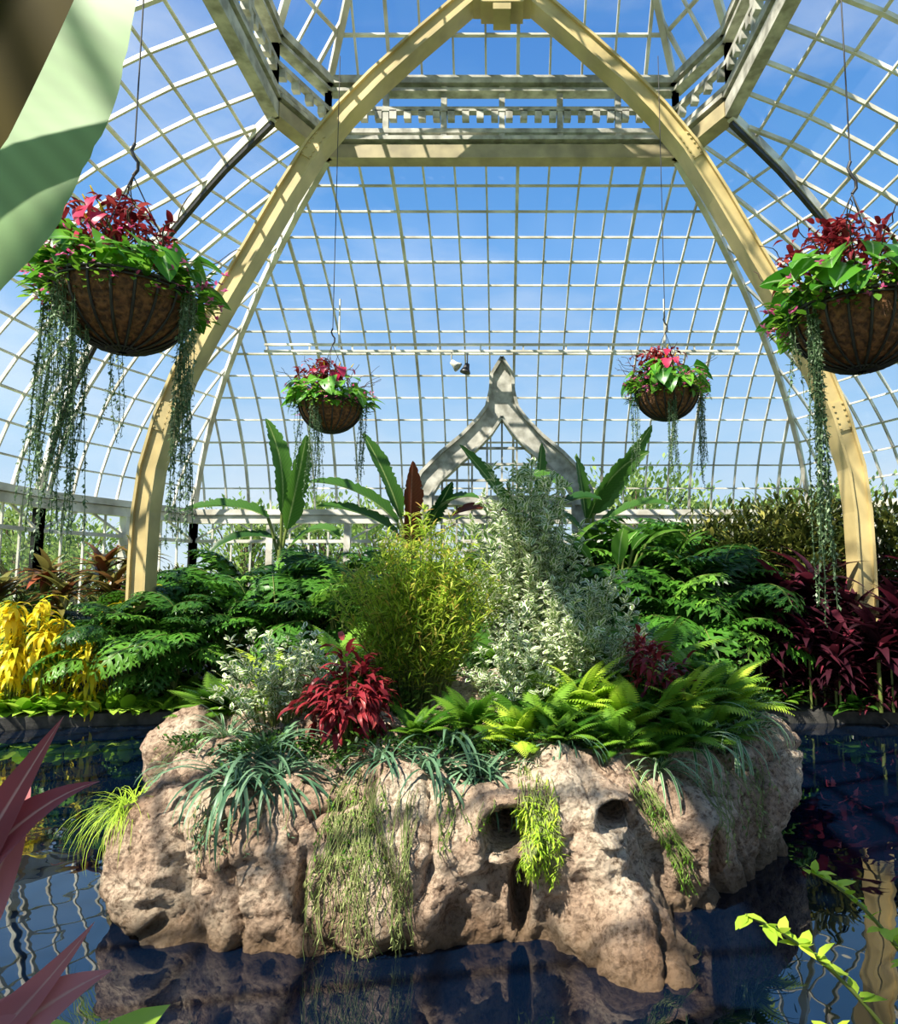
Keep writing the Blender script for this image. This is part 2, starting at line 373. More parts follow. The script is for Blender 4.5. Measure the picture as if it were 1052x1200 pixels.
# ------------------------------------------------------------------ ground, pond
def pondpt(a,g=1.):
    n=4.;c,s=math.cos(a),math.sin(a)
    r=(abs(c/7.6)**n+abs(s/3.7)**n)**(-1/n)
    r*=1+.02*math.sin(5*a)+.012*math.sin(11*a+1)
    return np.array([c*r*g,6.0+s*r*g])
K=160;rows=[[],[],[],[],[]]
for i in range(K):
    a=i*2*PI/K;p=pondpt(a);c,s=math.cos(a),math.sin(a)
    xm=9.75;y1=16.9-6;y0=6+3.4
    ty=(y1 if s>0 else y0)/max(abs(s),1e-6);tx=xm/max(abs(c),1e-6);t=min(tx,ty)
    R=np.array([c*t,6+s*t]);q=p+(p-[0,6])/np.linalg.norm(p-[0,6])*.22
    rows[0].append((*p,-.85));rows[1].append((*p,.16));rows[2].append((*q,.2));rows[3].append((*(q*.97+R*.03),.22));rows[4].append((*R,.22))
V=np.array(sum(rows,[]));F=[];M=[]
for r in range(4):
    for i in range(K):
        F.append((r*K+i,r*K+(i+1)%K,(r+1)*K+(i+1)%K,(r+1)*K+i));M.append(1 if r<2 else 0)
add('floor',T(V,F,None,M),[SOIL,CURB],smooth=False)
add('pond_bed',bx((-8.2,1.8,-1.0),(8.2,10.2,-.82)),[SOIL])
def waterm():
    m,n,out=nt('dark_water');L=n.links.new
    b=n.nodes.new('ShaderNodeBsdfPrincipled');b.inputs['Base Color'].default_value=(.001,.004,.012,1)
    b.inputs['Roughness'].default_value=.01;b.inputs['IOR'].default_value=1.85
    no=n.nodes.new('ShaderNodeTexNoise');no.inputs['Scale'].default_value=2.6;no.inputs['Detail'].default_value=1.5
    tc=n.nodes.new('ShaderNodeTexCoord');L(tc.outputs['Object'],no.inputs['Vector'])
    bu=n.nodes.new('ShaderNodeBump');bu.inputs['Strength'].default_value=.12;bu.inputs['Distance'].default_value=.03
    L(no.outputs['Fac'],bu.inputs['Height']);L(bu.outputs[0],b.inputs['Normal']);L(b.outputs[0],out.inputs[0]);return m
V=[(0,6,0)]+[(*pondpt(i*2*PI/K),0) for i in range(K)]
me=bpy.data.meshes.new('pond_water');me.from_pydata(V,[],[(0,1+i,1+(i+1)%K) for i in range(K)]);me.materials.append(waterm());obj('pond_water',me)
GRASS=solid('lawn_grass',(.26,.40,.08),(.15,.26,.05),.9,2)
def fl(x0,y0,x1,y1): return T([(x0,y0,.12),(x1,y0,.12),(x1,y1,.12),(x0,y1,.12)],[(0,1,2,3)])
add('lawn',merge([fl(-90,17.2,90,120),fl(-90,-40,-10.1,17.2),fl(10.1,-40,90,17.2),fl(-10.1,-40,10.1,-3.7)]),[GRASS],smooth=False)
# ------------------------------------------------------------------ rock island
out=[(-2.15,4.0),(-1.74,3.82),(-1.3,3.78),(-.83,3.74),(-.3,3.76),(.1,3.8),(.5,3.85),(.85,4.0),(1.15,4.2),(1.6,4.6),(2.1,5.25),(2.35,6.1),(2.2,7.5),(1.2,8.2),(-1,8.2),(-2.2,7.5),(-2.6,6.4),(-2.5,5.2),(-2.3,4.5)]
C0=np.array([0,5.9]);oa=sorted([(math.atan2(y-C0[1],x-C0[0]),math.hypot(x-C0[0],y-C0[1])) for x,y in out])
ang=np.array([o[0] for o in oa]);rad=np.array([o[1] for o in oa])
angw=np.r_[ang-2*PI,ang,ang+2*PI];radw=np.tile(rad,3)
prof=[(1.0,-.7),(1.0,-.2),(.985,.1),(.975,.3),(.985,.5),(.965,.64),(.93,.76),(.88,.85),(.8,.92),(.6,.98),(.3,1.05),(.02,1.08)]
K2=96;V=[];F=[]
for j,(f,z) in enumerate(prof):
    for i in range(K2):
        a=-PI+i*2*PI/K2;r=np.interp(a,angw,radw)*f;V.append((C0[0]+r*math.cos(a),C0[1]+r*math.sin(a),z))
for j in range(len(prof)-1):
    for i in range(K2): F.append((j*K2+i,j*K2+(i+1)%K2,(j+1)*K2+(i+1)%K2,(j+1)*K2+i))
V=np.array(V);FF=[tuple(f) for f in F];FF.append(tuple(range(K2))[::-1]);FF.append(tuple(range((len(prof)-1)*K2,len(prof)*K2)))
bm=bmesh.new();vs=[bm.verts.new(v) for v in V]
for f in FF: bm.faces.new([vs[k] for k in f])
def blob(loc,s,rot=(0,0,0)):
    M=Matrix.Translation(loc)@Euler(rot).to_matrix().to_4x4()@Matrix.Diagonal((*s,1))
    bmesh.ops.create_icosphere(bm,subdivisions=3,radius=1,matrix=M)
blob((.58,3.92,.0),(.37,.52,.40),(.5,0,.28));blob((.76,3.70,-.08),(.28,.30,.26))
blob((.45,4.1,.38),(.34,.36,.28))
blob((-1.9,4.2,.35),(.36,.34,.50));blob((-1.25,4.05,.26),(.34,.28,.48));blob((-.5,4.0,.2),(.40,.26,.52))
blob((-2.2,5.0,.66),(.28,.42,.36));blob((-2.1,5.5,.8),(.3,.4,.34));blob((.98,4.45,.42),(.42,.38,.42));blob((1.6,4.95,.42),(.38,.38,.45));blob((1.95,5.6,.45),(.38,.5,.44))
blob((.02,4.1,.72),(.24,.28,.18));blob((.62,4.25,.72),(.26,.3,.18))
me=bpy.data.meshes.new('rk');bm.normal_update();bm.to_mesh(me);bm.free()
ob=obj('rk',me);md=ob.modifiers.new('r','REMESH');md.mode='VOXEL';md.voxel_size=.022
dg=bpy.context.evaluated_depsgraph_get();me2=bpy.data.meshes.new_from_object(ob.evaluated_get(dg))
bpy.data.objects.remove(ob)
n=len(me2.vertices);co=np.empty(n*3,np.float32);me2.vertices.foreach_get('co',co);co=co.reshape(-1,3).astype(float)
no=np.array([tuple(v.normal) for v in me2.vertices])
nz=noise
for i in range(n):
    p=Vector(co[i])
    if p.y>7.2: continue
    fold=nz.noise(Vector((p.x*3.2+.5*p.z,p.y*3.2,p.z*.7+3)))
    crack=max(0,.10-abs(nz.noise(Vector((p.x*2.6+7,p.y*2.6,p.z*1.3)))))/.10
    pit=max(0,nz.noise(p*7.5+Vector((3,1,5)))-.26)
    d=.12*nz.noise(Vector((p.x*1.7,p.y*1.7,p.z*1.4)))+.09*fold-.07*crack-.09*pit+.032*nz.noise(p*9)+.016*nz.noise(p*19)+.012*nz.noise(p*36)
    co[i]+=no[i]*d
zs=np.interp(co[:,1],[3.7,5.6],[.88,1.]);m=co[:,2]>0;co[m,2]*=zs[m]
def cave(cx,cz,rx,rz,dep,rim=.05):
    d=np.sqrt(((co[:,0]-cx)/rx)**2+((co[:,2]-cz)/rz)**2)
    fr=(co[:,1]<4.85)&(no[:,1]<.2)
    m=fr&(d<1);co[m,1]+=dep*(1-d[m]**3)
    m=fr&(d>=1)&(d<1.7);co[m,1]-=rim*np.sin((d[m]-1)/.7*PI)
cave(.02,.58,.12,.115,.5);cave(.62,.62,.10,.08,.45);cave(.10,.24,.06,.22,.3,.02);cave(-1.05,.3,.035,.2,.10,.02);cave(1.25,.3,.05,.2,.16,.02)
me2.vertices.foreach_set('co',co.astype(np.float32).ravel());me2.update()
def rockm():
    m,n,out=nt('rock');L=n.links.new;b=n.nodes.new('ShaderNodeBsdfPrincipled');b.inputs['Roughness'].default_value=.85
    b.inputs['Specular IOR Level'].default_value=.25
    tc=n.nodes.new('ShaderNodeTexCoord')
    def N(s,d=6,r=.6):
        x=n.nodes.new('ShaderNodeTexNoise');x.inputs['Scale'].default_value=s;x.inputs['Detail'].default_value=d;x.inputs['Roughness'].default_value=r;L(tc.outputs['Object'],x.inputs['Vector']);return x
    a=N(2.2);r=n.nodes.new('ShaderNodeValToRGB');e=r.color_ramp.elements
    e[0].position=.3;e[0].color=(.28,.17,.105,1);e[1].position=.68;e[1].color=(.80,.66,.49,1);x=e.new(.5);x.color=(.57,.41,.29,1)
    L(a.outputs['Fac'],r.inputs[0])
    f=N(24,10,.75);r2=n.nodes.new('ShaderNodeValToRGB');r2.color_ramp.elements[0].position=.38;r2.color_ramp.elements[0].color=(.16,.11,.075,1);r2.color_ramp.elements[1].position=.53;r2.color_ramp.elements[1].color=(1,1,1,1)
    L(f.outputs['Fac'],r2.inputs[0])
    mu=n.nodes.new('ShaderNodeMix');mu.data_type='RGBA';mu.blend_type='MULTIPLY';mu.inputs[0].default_value=.85;L(r.outputs[0],mu.inputs[6]);L(r2.outputs[0],mu.inputs[7])
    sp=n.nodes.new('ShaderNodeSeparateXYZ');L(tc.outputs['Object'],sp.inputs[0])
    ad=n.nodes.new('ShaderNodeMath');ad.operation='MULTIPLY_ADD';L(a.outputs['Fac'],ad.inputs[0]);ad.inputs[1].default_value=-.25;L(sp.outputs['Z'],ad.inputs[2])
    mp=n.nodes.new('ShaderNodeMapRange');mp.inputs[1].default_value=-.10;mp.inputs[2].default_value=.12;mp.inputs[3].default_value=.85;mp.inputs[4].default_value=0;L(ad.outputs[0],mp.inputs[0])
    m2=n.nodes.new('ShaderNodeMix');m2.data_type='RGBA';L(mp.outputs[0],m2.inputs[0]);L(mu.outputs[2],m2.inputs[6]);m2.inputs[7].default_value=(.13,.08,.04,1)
    L(m2.outputs[2],b.inputs['Base Color'])
    v=n.nodes.new('ShaderNodeTexVoronoi');v.inputs['Scale'].default_value=34;L(tc.outputs['Object'],v.inputs['Vector'])
    ma=n.nodes.new('ShaderNodeMath');ma.operation='MULTIPLY_ADD';L(v.outputs[0],ma.inputs[0]);ma.inputs[1].default_value=.4;L(f.outputs['Fac'],ma.inputs[2])
    bu=n.nodes.new('ShaderNodeBump');bu.inputs['Strength'].default_value=1.;bu.inputs['Distance'].default_value=.045
    L(ma.outputs[0],bu.inputs['Height']);L(bu.outputs[0],b.inputs['Normal']);L(b.outputs[0],out.inputs[0]);return m
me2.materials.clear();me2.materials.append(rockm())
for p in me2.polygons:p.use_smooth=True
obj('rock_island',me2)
bv=BVHTree.FromPolygons([Vector(c) for c in co],[tuple(p.vertices) for p in me2.polygons])
def topz(x,y):
    h=bv.ray_cast(Vector((x,y,4)),Vector((0,0,-1)));return h[0].z if h[0] else .3
def facey(x,z):
    h=bv.ray_cast(Vector((x,1.5,z)),Vector((0,1,0)));return h[0].y if h[0] else None
# ------------------------------------------------------------------ plant generators
def rdir(n,lo,hi):
    az=U(0,2*PI,n);el=U(lo,hi,n);return np.stack([np.cos(az)*np.cos(el),np.sin(az)*np.cos(el),np.sin(el)],1)
def rosette(lf,n,lo,hi,l0,l1,h=0,spread=.03,mat=0):
    d=rdir(n,lo,hi);p=np.stack([U(-spread,spread,n),U(-spread,spread,n),U(0,h,n)],1)
    return inst(lf,p,frames(d),U(l0,l1,n),mat=mat)
def bush(rad,n,lf,s0,s1,k=14,sig=.28,up=.4,mat=0,cz=None,smat=1,stems=True,droop=0,sr=.008,shell=.5):
    rad=np.array(rad,float);cz=rad[2] if cz is None else cz
    d=nrm(rng.normal(size=(k,3)));C=d*rad*(U(shell,.95,(k,1)));C[:,2]+=cz;C[:,2]=np.maximum(C[:,2],.05)
    idx=rng.integers(0,k,n);off=rng.normal(size=(n,3))*sig*rad
    P=C[idx]+off;P[:,2]=np.maximum(P[:,2],.02)
    D=nrm(off/rad+nrm(C[idx]-[0,0,cz*.6])*.6+np.array([0,0,up])+rng.normal(size=(n,3))*.35)
    D[:,2]-=droop
    L=[inst(lf,P,frames(D,roll=U(-.5,.5,n)),U(s0,s1,n),mat=mat)]
    if stems:
        for c in C: L.append(tube(bez((U(-.04,.04),U(-.04,.04),0),(c[0]*.4,c[1]*.4,c[2]*.7),c,6),[sr]*4+[sr*.6]*3,4).mat(smat))
    return merge(L)
def sprays(rad,h0,h1,n,per,lf,s0,s1,lean=.5,sr=.004,up=.5,start=.25,droop=0.):
    L=[]
    for i in range(n):
        a=U(0,2*PI);r=math.sqrt(U(0,1));hh=U(h0,h1)*(1-.35*r*r);ex,ey=rad[0]*r*math.cos(a),rad[1]*r*math.sin(a)
        b=(ex*.3,ey*.3,0);e=(ex+U(-.06,.06),ey+U(-.06,.06),hh);c=(ex*.5,ey*.5,hh*.65)
        P=bez(b,c,e,10);L.append(tube(P,np.linspace(sr,sr*.4,11),3).mat(1))
        k=int(per*hh);tt=U(start,1,k);q=np.linspace(0,1,11);Q=np.stack([np.interp(tt,q,P[:,j]) for j in range(3)],1)
        D=rdir(k,-.4,1.1);D[:,2]+=up-.3;D[:,2]-=droop
        L.append(inst(lf,Q+D*.01,frames(D,roll=U(-.6,.6,k)),U(s0,s1,k),mat=0))
    return merge(L)
def frondT(n=16,lw=.28,lh=.10,droop=1.1,ang=1.05,lfn=3,rw=.012,prof=None,a0=.6,kind='lance',ldroop=.4,lf=None,t0=.14):
    t=np.linspace(0,1,24);a=a0-droop*t
    y=np.cumsum(np.cos(a))/24;z=np.cumsum(np.sin(a))/24;R=np.stack([0*y,y,z],1)
    L=[tube(R,np.linspace(rw,rw*.3,24),3,up=(1,0,0)).mat(1)]
    lf=lf or leaf(lh*2.2,lfn,ldroop,.15,kind)
    tt=np.linspace(t0,.98,n)
    for sgn in(-1,1):
        P=np.stack([np.interp(tt,t,R[:,i]) for i in range(3)],1)
        aa=a0-droop*tt;f=np.stack([0*tt,np.cos(aa),np.sin(aa)],1)
        an=ang-.35*tt
        D=f*np.cos(an)[:,None]+np.array([sgn,0,0.])*np.sin(an)[:,None]+np.array([0,0,-.1])
        up=np.stack([0*tt,-np.sin(aa),np.cos(aa)],1)
        pr=np.sin(PI*np.clip(.15+.85*tt,0,1)**.9)+.08 if prof is None else prof(tt)
        L.append(inst(lf,P,frames(D,up),lw*pr,rnd=tt*0,mat=0))
    return merge(L)
fern_fr=frondT(20,.2,.13,1.3,1.2,2,.008)
fern_fr2=frondT(18,.24,.14,.9,1.15,2,.008,a0=.4)
def fern(n=16,l0=.4,l1=.65,lo=.1,hi=1.1):
    return merge([rosette(fern_fr,n//2,lo,hi,l0,l1),rosette(fern_fr2,n-n//2,lo,hi*.7,l0,l1)])
def philleaf():
    st=bez((0,0,0),(0,.45,.35),(0,.80,.40),8)
    L=[tube(st,.012,4,up=(1,0,0)).mat(1)]
    sub=leaf(.42,2,.5,.1,'ell');P=[];D=[];S=[]
    for tt,s in((.38,.36),(.66,.30)):
        for sg in(-1,1): P.append((0,tt,-.10*tt));D.append((sg*.7,.8,-.15));S.append(s)
    lobe=merge([leaf(.25,4,.7,.15,'ell'),inst(sub,P,frames(D),S)])
    f=frondT(6,.56,.1,1.2,1.35,4,.014,prof=lambda t:np.cos((t-.2)*1.6)*.95+.07,a0=-.1,lf=lobe,t0=.05)
    c=leaf(.20,6,1.2,.1,'lance',a0=-.1)
    sc=.66
    L.append(T(f.V*sc+[0,.80,.40],f.F,f.A,f.M));L.append(T(c.V*sc*.98+[0,.80,.395],c.F,c.A,c.M))
    L.append(inst(lobe,[(0,.81,.40)]*2,frames([(-.8,-.6,-.15),(.8,-.6,-.15)]),.28,mat=0))
    return merge(L)
PHL=philleaf()
def phil(n=28,s0=.65,s1=1.1,hi=1.3):
    d=rdir(n,.0,hi);p=np.stack([U(-.08,.08,n),U(-.08,.08,n),U(0,.6,n)],1)
    t=inst(PHL,p,frames(d,roll=U(-.45,.45,n)),U(s0,s1,n),mat=None)
    return merge([t,tube([(0,0,0),(0,0,.62)],[.05,.04],6).mat(1)])
strap=leaf(.06,7,1.7,.25,'strap');strap2=leaf(.05,7,1.1,.25,'strap');strapd=leaf(.055,8,2.5,.25,'strap');grassl=leaf(.014,6,2.2,.1,'strap')
oval=leaf(.55,3,.4,.15,'ell');tiny=leaf(.5,2,.3,.1,'ell');thin=leaf(.16,3,.5,.1,'ell')
crot=leaf(.3,5,1.3,.25,'lance',.15);heart=leaf(.85,5,.8,.15,'heart')
def strands(pts,lens,n_leaf=26,ls=.035,lat=.02,sw=.03,r=.003,mat=0,lf=None):
    L=[]
    for (x,y,z),l in zip(pts,lens):
        m=8;t=np.linspace(0,1,m);ph=U(0,6)
        P=np.stack([x+sw*np.sin(t*3+ph)*t,y+sw*np.cos(t*2.4+ph)*t,z-l*t],1)
        L.append(tube(P,r,3,up=(1,0,.1)).mat(mat))
        k=int(n_leaf*l);tt=U(0,1,k);Q=np.stack([np.interp(tt,t,P[:,i]) for i in range(3)],1)+rng.normal(size=(k,3))*lat*.3
        L.append(inst(lf or tiny,Q,frames(rdir(k,-1.2,.4)),U(.6,1.2,k)*ls,mat=mat))
    return merge(L)
# ------------------------------------------------------------------ island plants
def pl(name,t,mats,x,y,z=None,rz=0,sc=1):
    z=topz(x,y)-.04 if z is None else z
    return add(name,t,mats,(x,y,z),rz,sc)
pl('feathery_green_shrub',merge([sprays((.70,.5),.95,1.6,165,80,thin,.05,.10,sr=.005),bush((.5,.4,.45),1800,thin,.05,.09,16,.25,.5,cz=.5)]),[LIME,STEM],-.66,5.3)
pl('variegated_silver_shrub',sprays((.62,.5),1.0,2.15,95,50,oval,.05,.095,sr=.006),[SILV,STEM],.2,6.15)
pl('variegated_silver_shrub',sprays((.66,.45),.6,1.15,80,60,oval,.045,.085),[SILV,STEM],.62,5.6)
pl('variegated_silver_shrub',sprays((.4,.35),.35,.80,40,60,oval,.04,.075),[SILV,STEM],.05,5.05)
pl('variegated_silver_shrub',sprays((.50,.4),.35,.75,64,70,oval,.04,.07),[SILV,STEM],-1.55,4.8)
pl('variegated_silver_shrub',sprays((.25,.25),.3,.6,26,64,oval,.04,.07),[SILV,STEM],1.15,5.75)
pl('coleus_plant',bush((.24,.2,.28),460,crot,.09,.15,18,.2,.0,cz=.33,droop=.35),[BURG,STEM],-1.0,4.55)
pl('coleus_plant',bush((.2,.2,.22),320,crot,.08,.14,14,.22,.1,cz=.36,droop=.3),[BURG,STEM],1.14,5.2,sc=1.)
fernme={k:mesh_of('boston_fern',fern(n,a,b),[m,STEM]) for k,(n,a,b,m) in {'g':(30,.4,.68,FERN),'y':(26,.4,.7,FERNY),'s':(26,.3,.5,FERN)}.items()}
for k,x,y,s in [('g',.25,4.75,.85),('g',.55,4.75,.85),('y',.85,4.85,.85),('g',1.1,4.95,.85),('y',1.35,5.15,.85),('g',1.55,5.45,.9),('y',.1,4.5,.6),('s',.75,4.5,.85),('y',-1.75,5.5,1.1),('y',-1.35,5.6,1.1),('g',-2.0,5.9,1.1),('g',-1.1,5.6,1.),('g',1.7,6.0,1.1),('g',1.0,5.9,1.2),('s',-.2,4.7,.8),('s',-1.25,5.1,.9),('g',.3,5.3,1.0),('y',.6,5.1,.9),('g',-2.1,5.2,.7),('y',1.75,5.45,.8),('g',1.4,6.6,1.3),('g',-1.5,6.5,1.3),('g',0,7.2,1.3),('s',.95,4.55,.8),('s',.35,4.4,.75),('s',1.2,4.7,.8),('s',-.55,4.5,.7),('s',.55,4.4,.7),('g',1.5,5.0,.7)]:
    obj('boston_fern',fernme[k],(x,y,topz(x,y)-.03),U(0,6),s)
spm=mesh_of('spider_plant',merge([rosette(strap,24,.3,1.35,.35,.55,0),rosette(strap2,14,.8,1.5,.3,.45),rosette(strapd,20,.2,1.2,.4,.65)]),[STRAP])
blm=mesh_of('bluegreen_lily_turf',merge([rosette(strap,24,.1,1.2,.3,.5,0,.08),rosette(strap2,12,.6,1.4,.25,.4),rosette(strapd,26,.2,1.2,.4,.62,0,.08)]),[BLUEG])
for x,y,s in[(1.65,5.0,.95),(1.3,4.75,.9),(1.8,5.35,.95),(1.45,5.2,.95),(1.0,4.5,.8),(-1.8,4.6,.8),(1.95,5.7,.9)]: obj('spider_plant',spm,(x,y,topz(x,y)-.03),U(0,6),s)
for x,y,s in[(-.42,4.15,.95),(-.12,4.2,.9),(-.7,4.2,.75),(-1.3,4.1,.95),(-1.55,4.1,1.),(.4,4.35,.7),(-.3,4.45,1.1),(-1.45,4.35,1.1),(-2.1,4.6,.6)]: obj('bluegreen_lily_turf',blm,(x,y,topz(x,y)-.03),U(0,6),s)
gcm=mesh_of('ground_cover',bush((.5,.5,.16),1500,oval,.03,.06,30,.22,.7,cz=.08,stems=False),[DKG])
for i in range(18):
    a=U(0,2*PI);x=1.8*math.cos(a)*U(.3,1);y=6.0+1.6*math.sin(a)*U(.3,1)
    if y<4.65:y=4.65
    obj('ground_cover',gcm,(x,y,topz(x,y)-.03),U(0,6),1.)
gcs=mesh_of('edging_ground_cover',bush((.26,.2,.08),420,oval,.02,.045,16,.25,.5,cz=.03,stems=False),[DKG])
for x,y in[(-1.9,4.5),(-1.5,4.35),(-1.1,4.35),(-.75,4.4),(-.4,4.4),(0,4.4),(.35,4.45),(.7,4.55),(1.0,4.65),(1.35,4.9),(1.7,5.2)]: obj('edging_ground_cover',gcs,(x,y,topz(x,y)-.02),U(0,6),1)
def drape(name,x0,x1,n,zt0,zt1,zb0,zb1,mat,ls=.02,dens=60,slope=0,lf=tiny,r=.0025,side=.0,sway=.02,smat=None):
    L=[]
    for i in range(n):
        x=U(x0,x1);a=U(zt0,zt1);b=U(zb0,zb1);m=18;P=[];xx=x;ph=U(0,6);u=(x-(x0+x1)/2)/(x1-x0)
        ylast=None
        for t in np.linspace(0,1,m):
            z=a+(b-a)*t;xx=x+slope*t+sway*math.sin(t*5+ph)+side*t*u;y=facey(xx,max(z,.01))
            if y is None or y>5.2:
                y=ylast if ylast else 4.1
            y=y-.025-U(0,.012)
            if ylast is not None: y=min(y,ylast+.02)
            ylast=y;P.append((xx,y,z))
        P=np.array(P);L.append(tube(P,r,3,up=(1,0,.1),rnd=U(0,1)).mat(1))
        k=int(dens*(a-b))
        if k>0:
            tt=U(0,1,k);Q=np.stack([np.interp(tt,np.linspace(0,1,m),P[:,j]) for j in range(3)],1)
            L.append(inst(lf,Q,frames(rdir(k,-1.3,.2)),U(.6,1.3,k)*ls))
    add(name,merge(L),[mat,smat or THREAD])
drape('trailing_vine',-.95,-.68,54,.62,.84,-.03,.3,THREAD,.03,22,side=.22,sway=.05,lf=thin,r=.0025)
drape('trailing_vine',-.56,-.46,16,.6,.8,.0,.25,THREAD,.03,36,sway=.03,lf=thin)
drape('trailing_vine',.74,.86,20,.7,.8,.08,.35,FERN,.03,60,slope=.28,lf=thin,r=.003)
drape('trailing_vine',-.98,-.62,26,.62,.84,.3,.65,FERN,.024,60,sway=.03)
drape('trailing_moss',.12,.27,70,.6,.84,.3,.6,FERNY,.045,70,lf=thin,sway=.03,side=.05)
drape('trailing_vine',1.2,1.8,30,.6,.8,.2,.6,THREAD,.03,40,sway=.04)
drape('trailing_vine',-1.7,-1.15,16,.6,.8,.35,.6,BLUEG,.03,40)
drape('trailing_vine',-.35,-.05,14,.65,.8,.45,.65,FERN,.022,50)
add('grass_tuft',rosette(grassl,200,.0,1.2,.3,.5,0,.06),[FERNY],(-2.2,4.2,.56))
add('grass_tuft',rosette(grassl,90,.0,1.3,.25,.4,0,.05),[FERN],(-2.1,4.75,topz(-2.1,4.75)-.02))
# ------------------------------------------------------------------ bank plants
phm=[mesh_of('split_leaf_philodendron',phil(),[PHIL,STEM]) for _ in range(3)]
for x,y,s in[(-5.7,10.4,.95),(-4.9,10.3,1.0),(-4.1,10.3,1.1),(-3.3,10.4,1.05),(-4.5,11.3,1.35),(-3.4,11.5,1.4),(-5.6,11.6,1.15),(-2.4,10.6,1.25),(-1.3,10.7,1.2),(0,10.7,1.2),(1.2,10.4,1.2),(2.1,10.9,1.5),(2.7,10.2,1.35),(3.35,10.6,1.4),(1.5,11.8,1.7),(2.8,11.8,1.7),(-2.2,12,1.4),(-.6,12.2,1.4),(.6,12.2,1.5),(3.1,9.95,1.1),(-6.6,12.2,1.0),(-3.9,13.2,1.4),(-2.9,12.8,1.3),(1.8,10.1,1.1),(-5.3,11.,1.0),(-5.25,9.72,.95),(-4.6,9.75,.9),(-7.4,11.4,.9),(-7.2,10.3,.8)]:
    obj('split_leaf_philodendron',random.choice(phm),(x,y,.22),U(0,6),s)
def bop():
    L=[]
    for i in range(16):
        a=U(0,2*PI);r=U(.15,.6);h=U(1.2,2.2);q=np.array([r*math.cos(a),r*math.sin(a),h]);P=bez((0,0,0),(q[0]*.3,q[1]*.3,h*.7),q,6)
        L.append(tube(P,.018,5).mat(1));L.append(inst(leaf(.34,6,.9,.25,'ell'),[q],frames([[q[0],q[1],U(.2,.9)]]),U(.5,.75)))
    return merge(L)
for x,y,s in[(1.75,10.6,1.1),(.95,11.2,1.1),(2.5,11.4,1.05)]: pl('bird_of_paradise_plant',bop(),[LG,STEM],x,y,.22,0,s)
def yellowplant(hm=1.7,w=.75,n0=22):
    L=[]
    for i in range(n0):
        bx_,by=U(-w,w),U(-.25,.3);h=U(.4,hm)*(1-.3*abs(bx_)/w);n=34
        L.append(tube([(bx_,by,0),(bx_*1.1,by,h)],.015,5).mat(1))
        d=rdir(n,-.5,.9);p=np.stack([0*d[:,0]+bx_,0*d[:,0]+by,h-U(0,.45,n)],1)
        L.append(inst(leaf(.19,6,2.0,.2,'lance',.2),p,frames(d),U(.26,.44,n)))
    return merge(L)
pl('yellow_croton',yellowplant(1.85,.7,26),[YELL,STEM],-6.25,9.6,.2)
pl('yellow_croton',yellowplant(1.3,.45,14),[YELL,STEM],-5.55,10.5,.8,2,.95)
def cord(n=24,h=1.3,l=.6,w=.2):
    t=rosette(leaf(w,6,1.0,.3,'lance'),n,.1,1.4,l*.7,l,.35);return merge([t.mv((0,0,h)),tube([(0,0,0),(0,0,h+.3)],[.02,.02]).mat(1)])
for x,y,h in[(-6.35,10.9,1.7),(-5.9,11.0,1.8),(-7.3,11.0,1.5),(-6.9,10.8,1.2),(-6.0,10.6,1.35),(-8.0,10.9,1.3)]: pl('cordyline',cord(34,h,.65,.24),[BRZ,STEM],x,y,.22)
dp=[mesh_of('purple_cordyline',merge([cord(40,.25,.65,.2),cord(34,.75,.65,.2).mv((.25,.1,0)),cord(30,.5,.6,.2).mv((-.25,.05,0)),cord(26,.05,.55,.2).mv((.1,-.15,0))]),[PURP,STEM]) for _ in range(2)]
for x,y,s in[(3.75,9.85,.85),(4.1,9.85,.9),(4.4,9.8,.95),(4.8,9.75,1.1),(5.15,9.6,1.3),(5.5,9.6,1.2),(6.0,9.5,1.15),(6.4,9.4,1.1),(5.0,10.5,1.6),(5.8,10.4,1.6),(6.5,10.2,1.6),(4.3,10.6,1.5),(5.4,9.4,.8),(4.6,9.6,.75),(3.9,10.4,1.3),(6.9,9.8,1.4),(4.9,9.5,.7)]: obj('purple_cordyline',random.choice(dp),(x,y,.2),U(0,6),s)
olm=mesh_of('schefflera_shrub',bush((.8,.6,.95),2800,leaf(.24,4,.9,.2,'ell'),.12,.22,44,.15,.3,cz=1.5,sr=.012),[OLIVE,STEM])
for x,y,s in[(3.8,11.6,1.2),(4.7,11.5,1.25),(5.5,11.6,1.3),(6.4,11.7,1.25),(3.2,12.6,1.15),(-7.3,13.0,.8),(7.6,11.5,1.25),(-8.0,11.9,.7),(-6.4,13.4,.8),(5.2,12.9,1.3)]: obj('schefflera_shrub',olm,(x,y,.22),U(0,6),s)
br=mesh_of('broadleaf_ground_plant',rosette(leaf(.55,5,.9,.15,'ell'),40,.2,1.3,.25,.42,0,.2),[BRIGHT])
for i in range(9):
    x=-6.9+i*.32;y=9.35+.12*(i*.5)+U(-.1,.1);obj('broadleaf_ground_plant',br,(x,y,.2),U(0,6),U(.8,1.15))
an=mesh_of('dark_broadleaf_plant',rosette(leaf(.5,6,1.,.15,'heart'),22,.3,1.3,.5,.75,0,.1),[PHIL])
for x,y,s in[(6.0,9.0,1.),(5.6,9.3,.8),(-3.,9.8,.6),(2.2,9.75,.7),(1.4,9.8,.6),(-1,9.8,.7),(4.8,9.45,.6),(-2.,9.8,.7),(.3,9.8,.7),(3.,9.7,.8)]: obj('dark_broadleaf_plant',an,(x,y,.2),U(0,6),s)
for i in range(26):
    x=-4.9+i*.4
    if x<4.1: obj('boston_fern',random.choice([fernme['g'],fernme['s']]),(x,9.75+U(-.05,.25),.2),U(0,6),U(.9,1.2))
